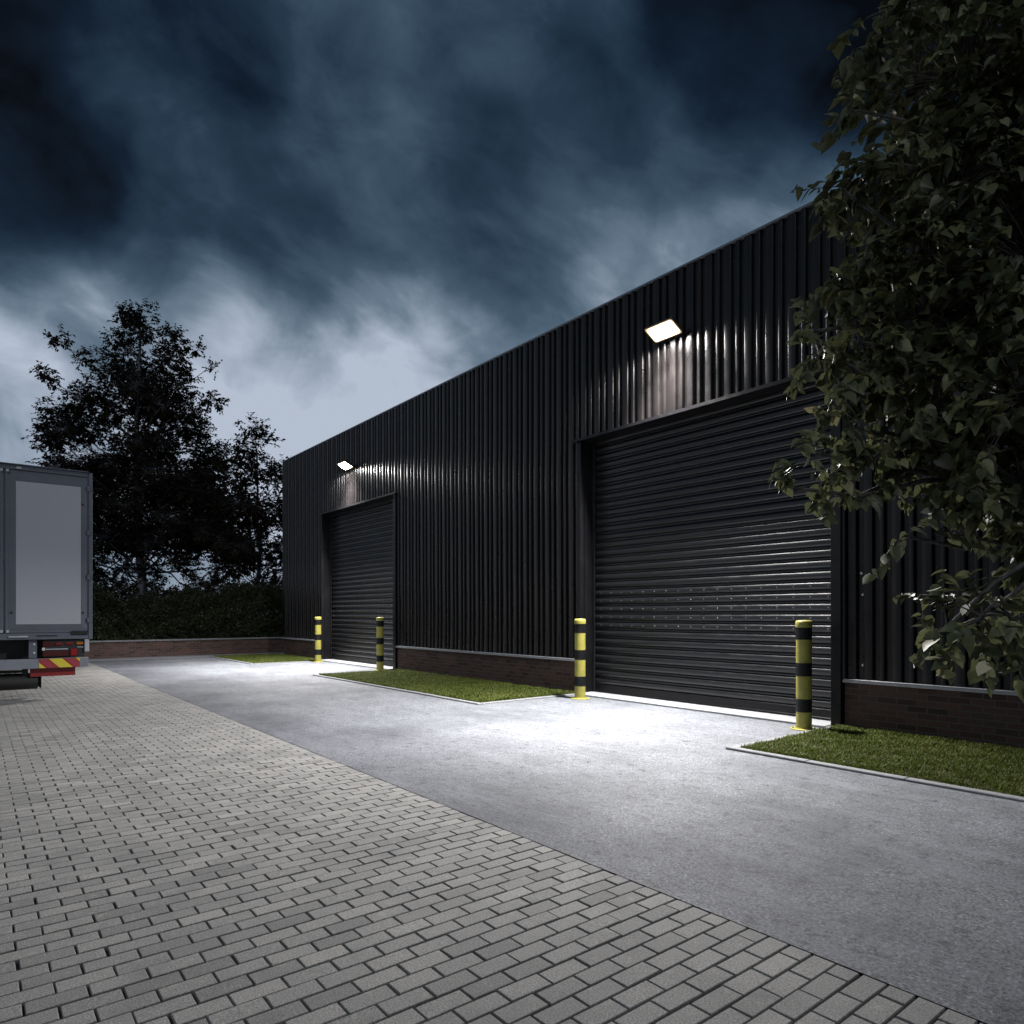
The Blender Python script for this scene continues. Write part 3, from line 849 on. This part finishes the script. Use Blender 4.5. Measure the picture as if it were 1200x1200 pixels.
lob += [((0.9, 8.0, 4.6), 1.2, .3), ((-0.5, 8.3, 5.4), 0.9, .3), ((0.8, 6.2, 5.6), 1.4, .3), ((-0.6, 7.2, 7.2), 1.3, .3), ((0.6, 6.0, 3.6), 1.1, .3)]
_, n1_ = tree("linden_tree", "leafy tree with heart shaped leaves hanging over the lawn and roller door", (-0.75, 7.25, 0.0), (-0.7, 7.1, 7.6), lob, 0.17, 0.27, 0.094, 11, 19.0, 'heart', M['linden'], M['bark'], 0.35)

# trees behind the hedge
def far_tree(label, dep, trunk_u, top_uv, lobes_px, r_base, dens):
    b = pix(trunk_u, 720, dep); b[2] = -0.05
    tp = pix(top_uv[0], top_uv[1], dep)
    ls = []
    for (u, v, r) in lobes_px:
        ls.append((pix(u, v, dep) + FWD * RNG.uniform(-1, 1) * min(2.2, abs(u - trunk_u) / 40 + .6), (r * 1.12, r * 1.12, r * 0.85)))
        if r > 0.9:
            for s in (-1, 1):
                ls.append((pix(u + RNG.uniform(-20, 20), v + RNG.uniform(-10, 14), dep) + FWD * s * RNG.uniform(1.2, 2.6), (r * .8, r * .8, r * 0.55), 0.6))
    return tree("tall_tree", label, b, tp, ls, r_base, 0.42, 0.17, 11, dens, 'oval', M['farleaf'], M['farbark'], 0.05, "dark trees behind the hedge", 18, 0.75)
big = [(150, 362, .35), (172, 366, .32), (160, 378, .5), (192, 380, .35), (165, 392, .75), (112, 382, .4), (128, 400, .7), (95, 412, .4), (100, 420, .7), (205, 402, .5), (228, 408, .35), (190, 425, .9), (150, 435, 1.0), (215, 425, .5), (232, 415, .25),
       (80, 452, .45), (105, 458, .8), (175, 465, 1.2), (140, 478, 1.0), (225, 462, .75), (250, 470, .45), (68, 484, .5), (85, 490, .7), (205, 492, 1.1), (242, 490, .5), (115, 505, 1.1),
       (58, 514, .5), (70, 500, .5), (75, 520, .7), (165, 520, 1.4), (225, 520, 1.0), (42, 545, .35), (65, 545, .7), (100, 545, 1.1), (145, 555, 1.2), (200, 560, 1.3), (245, 548, .8), (125, 590, 1.3), (85, 585, 1.1), (225, 590, 1.3), (190, 605, 1.1), (60, 600, 1.2), (120, 628, 1.1), (205, 640, 1.0), (100, 648, .8), (240, 632, 1.0), (40, 640, 1.1), (130, 664, .6), (160, 640, .6), (185, 672, .6), (150, 690, .5), (250, 685, .6), (95, 690, .6), (200, 695, .5), (230, 662, .6), (110, 675, .4), (255, 655, .8), (252, 585, .8), (250, 625, 1.0), (120, 690, .9), (160, 700, .8), (200, 705, .8), (235, 700, .9), (90, 700, .9), (180, 575, 1.2), (110, 570, 1.1), (150, 620, 1.1), (85, 615, 1.1), (215, 615, 1.1), (80, 655, .9), (225, 575, 1.0)]
_, n2_ = far_tree("tallest dark tree with pale trunk rising behind the hedge and truck", 34, 172, (166, 362), big, 0.25, 30.0)
sml = [(300, 505, .45), (288, 530, .6), (315, 520, .35), (300, 550, .8), (325, 560, .6), (275, 560, .8), (285, 595, 1.0), (315, 600, .9), (262, 600, .8), (340, 600, .8), (270, 635, .9), (300, 640, 1.0), (330, 640, .9), (360, 620, .9), (355, 560, .6), (280, 665, .7), (320, 668, .8), (265, 690, .6), (300, 695, .7), (330, 692, .7), (245, 640, .6)]
_, n3_ = far_tree("shorter dark tree between the tallest tree and the warehouse corner", 32, 303, (300, 498), sml, 0.14, 32.0)

def hedge():
    P, A, N, SZ = [], [], [], []
    def top(y): return 2.02 + 0.16 * np.sin(y * 0.9 + 1.2) + 0.09 * np.sin(y * 2.3) + 0.10 * np.sin(y * 4.1 + .5) + 0.07 * np.sin(y * 9.7 + 2) + 0.05 * np.sin(y * 17.3) + np.where(y > 7.2, 0.35 * np.clip((y - 7.2) / 1.0, 0, 1), 0) + np.where((y < 4.1), 0.3 * np.clip((4.1 - y) / .8, 0, 1), 0)
    for y0, y1, n, s in ((2.2, 10.5, 120000, 0.085), (-13.5, 2.2, 36000, 0.13), (10.5, 14, 9000, 0.13)):
        y = RNG.uniform(y0, y1, n); tz = top(y)
        side = RNG.uniform(0, 1, n)
        z = RNG.uniform(0.05, 1, n) * tz
        d = RNG.exponential(0.13, n)
        lump = 0.07 * np.sin(y * 5.3 + z * 3.1) + 0.06 * np.sin(z * 7.7 - y * 2.2) + 0.04 * np.sin(y * 13 + z * 11)
        x = np.where(side < 0.55, -26.55 + lump - d, np.where(side < 0.7, -27.9 - lump + d, RNG.uniform(-27.9, -26.55, n)))
        z = np.where(side >= 0.7, tz - RNG.exponential(0.28, n) + np.abs(RNG.normal(0, .06, n)) + RNG.exponential(0.12, n) * (RNG.uniform(0, 1, n) < .25), z)
        P.append(np.stack([x, y, z], 1)); m = n
        out = np.stack([np.where(side < .55, 1.0, np.where(side < .7, -1.0, 0)), np.zeros(m), np.where(side >= .7, 1.0, 0.3)], 1)
        A.append(out * 0.5 + RNG.normal(0, 0.8, (m, 3)) + np.array([0, 0, -0.2])); N.append(out + RNG.normal(0, 0.55, (m, 3)))
        SZ.append(s * RNG.uniform(0.6, 1.2, m))
    P = np.concatenate(P); base = np.array([-27.2, 3.0, 0])
    e = empty("hedge", tuple(base), label="dense dark green clipped hedge behind the low brick wall", cat="hedge")
    leaves("foliage", P - base, np.concatenate(A), np.concatenate(N), np.concatenate(SZ), 'oval', M['hedge'], np.clip(RNG.beta(1.6, 3.2, len(P)), 0, 1), parent=e)
    segs = []
    for y in np.arange(-13, 14, 0.45):
        for xx in (-27.5, -27.0):
            b = np.array([xx, y + RNG.normal(0, .1), -0.06]); s_, pp = curve_segs(b, b + [RNG.normal(0, .2), RNG.normal(0, .2), 1.8], 0.03, 0.008, 4); segs += s_
            for k in range(6):
                q = pp[1 + k % 4]; s2, _ = curve_segs(q, q + [RNG.normal(0, .4), RNG.normal(0, .4), RNG.uniform(0.1, .6)], 0.01, 0.004, 2); segs += s2
    V, F = tubes(segs, 4); np_mesh("stems", V - base, F, M['bark'], parent=e)
hedge()

# ------------------------------------------------------------------ the truck
X0 = -14.46
truck = empty("truck", (X0, 0.45, 0), label="grey box truck parked on the block paving, seen from behind", cat="truck")
OFF = (-X0, -0.45, 0)
def tp_(name, bm, mats, parent=None, smooth=False, angle=None):
    bmesh.ops.translate(bm, verts=bm.verts[:], vec=OFF)
    return fin(name, bm, mats, parent or truck, smooth, angle)
YC = 0.445
bm = bmesh.new(); box(bm, -22.2, X0 - 0.06, YC - 1.27, YC + 1.27, 1.06, 4.0, 0.01); tp_("cargo_body", bm, M['t_side'])
bm = bmesh.new()
for s in (-1, 1):
    ya, yb = YC + s * 1.222, YC + s * 1.285
    box(bm, X0 - 0.10, X0 + 0.012, min(ya, yb), max(ya, yb), 1.02, 4.035, 0.006)
box(bm, X0 - 0.10, X0 + 0.010, YC - 1.22, YC + 1.22, 3.955, 4.03, 0.006)
box(bm, X0 - 0.10, X0 + 0.012, YC - 1.22, YC + 1.22, 1.03, 1.145, 0.006)
box(bm, X0 - 0.10, X0 + 0.05, YC - 1.22, YC + 1.22, 4.032, 4.05, 0.003)
tp_("rear_frame", bm, M['t_frame'])
def rear_door(s):
    y_in, y_out = YC + s * 0.012, YC + s * 1.218
    ya, yb = sorted((y_in, y_out))
    bm = bmesh.new()
    box(bm, X0 - 0.05, X0 - 0.012, ya, yb, 1.15, 3.95, 0.004)
    # raised mitred border
    o0, o1, oz0, oz1 = ya + 0.05, yb - 0.02, 1.20, 3.90
    i0, i1, iz0, iz1 = (0.60, 1.555, 1.295, 3.765) if s > 0 else (2 * YC - 1.555, 2 * YC - 0.60, 1.295, 3.765)
    if s < 0: o0, o1 = ya + 0.02, yb - 0.05
    xo, xi = X0 - 0.008, X0 + 0.006
    O = [bm.verts.new((xo, y, z)) for y, z in ((o0, oz0), (o1, oz0), (o1, oz1), (o0, oz1))]
    Bk = [bm.verts.new((X0 - 0.02, y, z)) for y, z in ((o0, oz0), (o1, oz0), (o1, oz1), (o0, oz1))]
    I = [bm.verts.new((xi, y, z)) for y, z in ((i0, iz0), (i1, iz0), (i1, iz1), (i0, iz1))]
    I2 = [bm.verts.new((X0 - 0.02, y, z)) for y, z in ((i0, iz0), (i1, iz0), (i1, iz1), (i0, iz1))]
    for k in range(4):
        k2 = (k + 1) % 4
        bm.faces.new((O[k], O[k2], I[k2], I[k])); bm.faces.new((Bk[k], Bk[k2], O[k2], O[k])); bm.faces.new((I[k], I[k2], I2[k2], I2[k]))
    d = tp_("rear_door", bm, M['t_frame'])
    bm = bmesh.new(); box(bm, X0 - 0.015, X0 + 0.003, i0 + 0.002, i1 - 0.002, iz0 + 0.002, iz1 - 0.002, 0.002); tp_("door_panel", bm, M['t_panel'], d)
    for y in (ya + 0.085, yb - 0.085) if s > 0 else (yb - 0.085, ya + 0.085):
        for z in (1.50, 3.45):
            if z > 3 and abs(y - y_in) < 0.2: continue
            bm = bmesh.new(); cyl(bm, (X0 + 0.004, y, z), 'x', 0.019, 0.016, 12); tp_("bolt", bm, M['gap'], d)
    for z in (1.155, 3.90):
        bm = bmesh.new(); yy = y_in + s * 0.03; box(bm, X0 - 0.01, X0 + 0.03, yy - 0.022, yy + 0.022, z, z + 0.05, 0.005); tp_("latch", bm, M['t_light'], d)
    for z in (1.32, 2.1, 2.9, 3.7):
        bm = bmesh.new(); yy = y_out - s * 0.0; box(bm, X0 + 0.012, X0 + 0.03, min(yy - 0.02, yy + 0.035), max(yy - 0.02, yy + 0.035), z, z + 0.09, 0.004); tp_("hinge", bm, M['t_frame'], d)
    return d
rear_door(1); rear_door(-1)
bm = bmesh.new(); box(bm, X0 + 0.012, X0 + 0.017, YC + .45, YC + .75, 1.085, 1.105); tp_("step_slot", bm, M['gap'])
bm = bmesh.new(); box(bm, X0 + 0.012, X0 + 0.035, YC + .05, YC + .33, 1.07, 1.10, 0.005); tp_("lock_bar", bm, M['t_light'])
for s in (-1, 1):
    y = YC + s * 1.08
    bm = bmesh.new(); box(bm, X0 + 0.012, X0 + 0.03, y - 0.13, y + 0.13, 1.10, 1.175, 0.008); tp_("reflector", bm, M['gap'])
    bm = bmesh.new(); box(bm, X0 + 0.011, X0 + 0.03, YC + s * 0.2 - .04, YC + s * 0.2 + .04, 3.965, 4.01, 0.008); tp_("marker_lamp", bm, M['t_light'])
    bm = bmesh.new(); y = YC + s * 1.20; box(bm, X0 - 0.06, X0 - 0.0, y - 0.035, y + 0.035, 0.80, 1.025, 0.004); tp_("corner_post", bm, M['t_light'])
    # lamp cluster
    yc = YC + s * 0.86
    sgn = s
    bm = bmesh.new(); box(bm, X0 - 0.10, X0 - 0.045, yc - 0.31, yc + 0.31, 0.72, 1.015, 0.006)
    cl = tp_("lamp_bracket", bm, M['t_dark'])
    def lamp(y0, y1, z0, z1, mat, nm, th=0.02):
        y0, y1 = sorted((YC + sgn * (y0 - YC), YC + sgn * (y1 - YC)))
        bm = bmesh.new(); box(bm, X0 - 0.045, X0 - 0.045 + th, y0, y1, z0, z1, min(0.008, th * .4), seg=2); tp_(nm, bm, mat, cl)
    lamp(0.985, 1.155, 0.905, 0.985, M['t_lens_dark'], "reflector", 0.012)
    lamp(1.175, 1.27, 0.935, 0.965, M['t_lens_red'], "tail_light", 0.03); lamp(1.33, 1.43, 0.935, 0.965, M['t_lens_red'], "tail_light", 0.03)
    lamp(1.485, 1.59, 0.93, 0.975, M['t_amber'], "indicator", 0.03)
    lamp(1.03, 1.36, 0.845, 0.865, M['t_light'], "trim_strip", 0.014); lamp(0.975, 1.02, 0.835, 0.885, M['t_white'], "marker_lamp", 0.025)
    lamp(1.50, 1.60, 0.875, 0.89, M['t_light'], "trim_strip", 0.014)
    lamp(0.985, 1.37, 0.735, 0.82, M['t_lens_dark'], "reflector", 0.012)
    lamp(1.40, 1.49, 0.735, 0.855, M['t_lens_red'], "fog_lamp", 0.035)
    # hazard board
    y0, y1 = sorted((YC + s * (0.93 - YC), YC + s * (1.535 - YC)))
    bm = bmesh.new(); box(bm, X0 + 0.001, X0 + 0.008, y0, y1, 0.53, 0.69, 0.002); tp_("hazard_board", bm, M['hazard'])
    y0, y1 = sorted((YC + s * (0.81 - YC), YC + s * (1.48 - YC)))
    bm = bmesh.new(); box(bm, X0 - 0.16, X0 - 0.12, y0, y1, 0.375, 0.545, 0.004); tp_("red_flap", bm, M['t_red'])
    bm = bmesh.new(); y = YC + s * 0.40; box(bm, X0 - 0.35, X0 - 0.06, y - 0.06, y + 0.06, 0.70, 1.03, 0.006)
    for z in (0.80, 0.95): cyl(bm, (X0 - 0.055, y + .02, z), 'x', 0.018, 0.012, 8, mi=1)
    tp_("support_bracket", bm, [M['t_frame'], M['t_white']])
bm = bmesh.new(); box(bm, X0 - 0.12, X0 - 0.0, YC - 1.235, YC + 1.225, 0.525, 0.695, 0.012, seg=2); tp_("bumper_bar", bm, M['t_bar'])
bm = bmesh.new()
for s in (-1, 1): box(bm, -24.2, X0 - 0.30, YC + s * 0.45 - 0.05, YC + s * 0.45 + 0.05, 0.72, 1.02)
for xx in (-15.4, -17.5, -19.5, -21.6): box(bm, xx - .05, xx + .05, YC - .395, YC + .395, 0.76, 0.98)
box(bm, X0 - 0.5, X0 - 0.36, YC - 1.1, YC + 1.1, 0.62, 1.03, 0.02)
tp_("chassis", bm, M['t_dark'])
bm = bmesh.new(); cyl(bm, (X0 - 0.28, YC - 0.1, 0.29), 'y', 0.14, 1.16, 24)
for s in (-1, 1): cyl(bm, (X0 - 0.28, YC - 0.1 + s * 0.605, 0.29), 'y', 0.14 if s < 0 else 0.085, 0.05, 24, r2=0.085 if s < 0 else 0.14)
for yy in (YC - .5, YC + .3): box(bm, X0 - 0.38, X0 - 0.2, yy - .04, yy + .04, 0.3, 0.74)
tp_("tail_lift", bm, M['t_dark'], smooth=True, angle=40)
def wheel(x, y, w):
    bm = bmesh.new()
    n = 40; prof = [(0.29, -w / 2), (0.44, -w / 2), (0.485, -w / 2 + .03), (0.50, -w / 2 + .07), (0.50, w / 2 - .07), (0.485, w / 2 - .03), (0.44, w / 2), (0.29, w / 2), (0.29, -w / 2)]
    lathe(bm, (0, 0, 0), prof, n)
    bmesh.ops.rotate(bm, verts=bm.verts[:], cent=(0, 0, 0), matrix=Matrix.Rotation(math.pi / 2, 3, 'X')); bmesh.ops.translate(bm, verts=bm.verts[:], vec=(x, y, 0.502))
    wh = tp_("wheel", bm, M['rubber'], smooth=True, angle=35)
    bm = bmesh.new(); cyl(bm, (x, y, 0.502), 'y', 0.292, w * 0.6, 32); cyl(bm, (x, y, 0.502), 'y', 0.10, w * 0.85, 16)
    for k in range(8):
        an = k * math.pi / 4; cyl(bm, (x + .17 * math.cos(an), y, .502 + .17 * math.sin(an)), 'y', 0.014, w * 0.7, 6)
    tp_("rim", bm, M['t_light'], wh, True, 35)
for x in (-20.3, -23.4):
    for s in (-1, 1): wheel(x, YC + s * 1.03, 0.40 if x > -22 else 0.30)
for x in (-20.3, -23.4):
    bm = bmesh.new(); cyl(bm, (x, YC, 0.502), 'y', 0.07, 1.8, 12); tp_("axle", bm, M['t_dark'])
bm = bmesh.new(); box(bm, -24.55, -22.4, YC - 1.22, YC + 1.22, 0.95, 3.1, 0.12, seg=3); box(bm, -24.5, -22.9, YC - 1.2, YC + 1.2, 0.45, 0.98, 0.05)
cab = tp_("cab", bm, M['t_cab'], smooth=True, angle=35)
bm = bmesh.new(); box(bm, -24.57, -24.53, YC - 1.0, YC + 1.0, 1.95, 2.85, 0.01); tp_("windscreen", bm, M['glass'], cab)
for s in (-1, 1):
    bm = bmesh.new(); y = YC + s * 1.222; box(bm, -24.2, -23.2, y - .006, y + .006, 1.95, 2.75); tp_("window", bm, M['glass'], cab)
    bm = bmesh.new(); y = YC + s * 1.38; box(bm, -24.5, -24.38, y - .1, y + .1, 1.9, 2.5, 0.03); box(bm, -24.46, -24.42, min(y, y - s * .2), max(y, y - s * .2), 2.15, 2.2); tp_("mirror", bm, M['t_dark'], cab)
    bm = bmesh.new(); box(bm, -21.9, -20.95, YC + s * 1.0 - 0.2, YC + s * 1.0 + 0.2, 0.42, 0.9, 0.05, seg=2); tp_("side_tank", bm, M['t_dark'])

# ------------------------------------------------------------------ render settings
S.render.engine = 'CYCLES'
S.view_settings.view_transform = 'Standard'
S.view_settings.look = 'None'
S.view_settings.exposure = 0.0
S.view_settings.gamma = 1.0
S.cycles.use_denoising = True
try: S.cycles.denoiser = 'OPENIMAGEDENOISE'
except Exception: pass
S.cycles.max_bounces = 6
S.cycles.diffuse_bounces = 3
S.cycles.glossy_bounces = 3
S.cycles.transmission_bounces = 4
S.cycles.sample_clamp_indirect = 6.0
S.cycles.caustics_reflective = False
S.cycles.caustics_refractive = False
print("LEAVES", n1_, n2_, n3_)
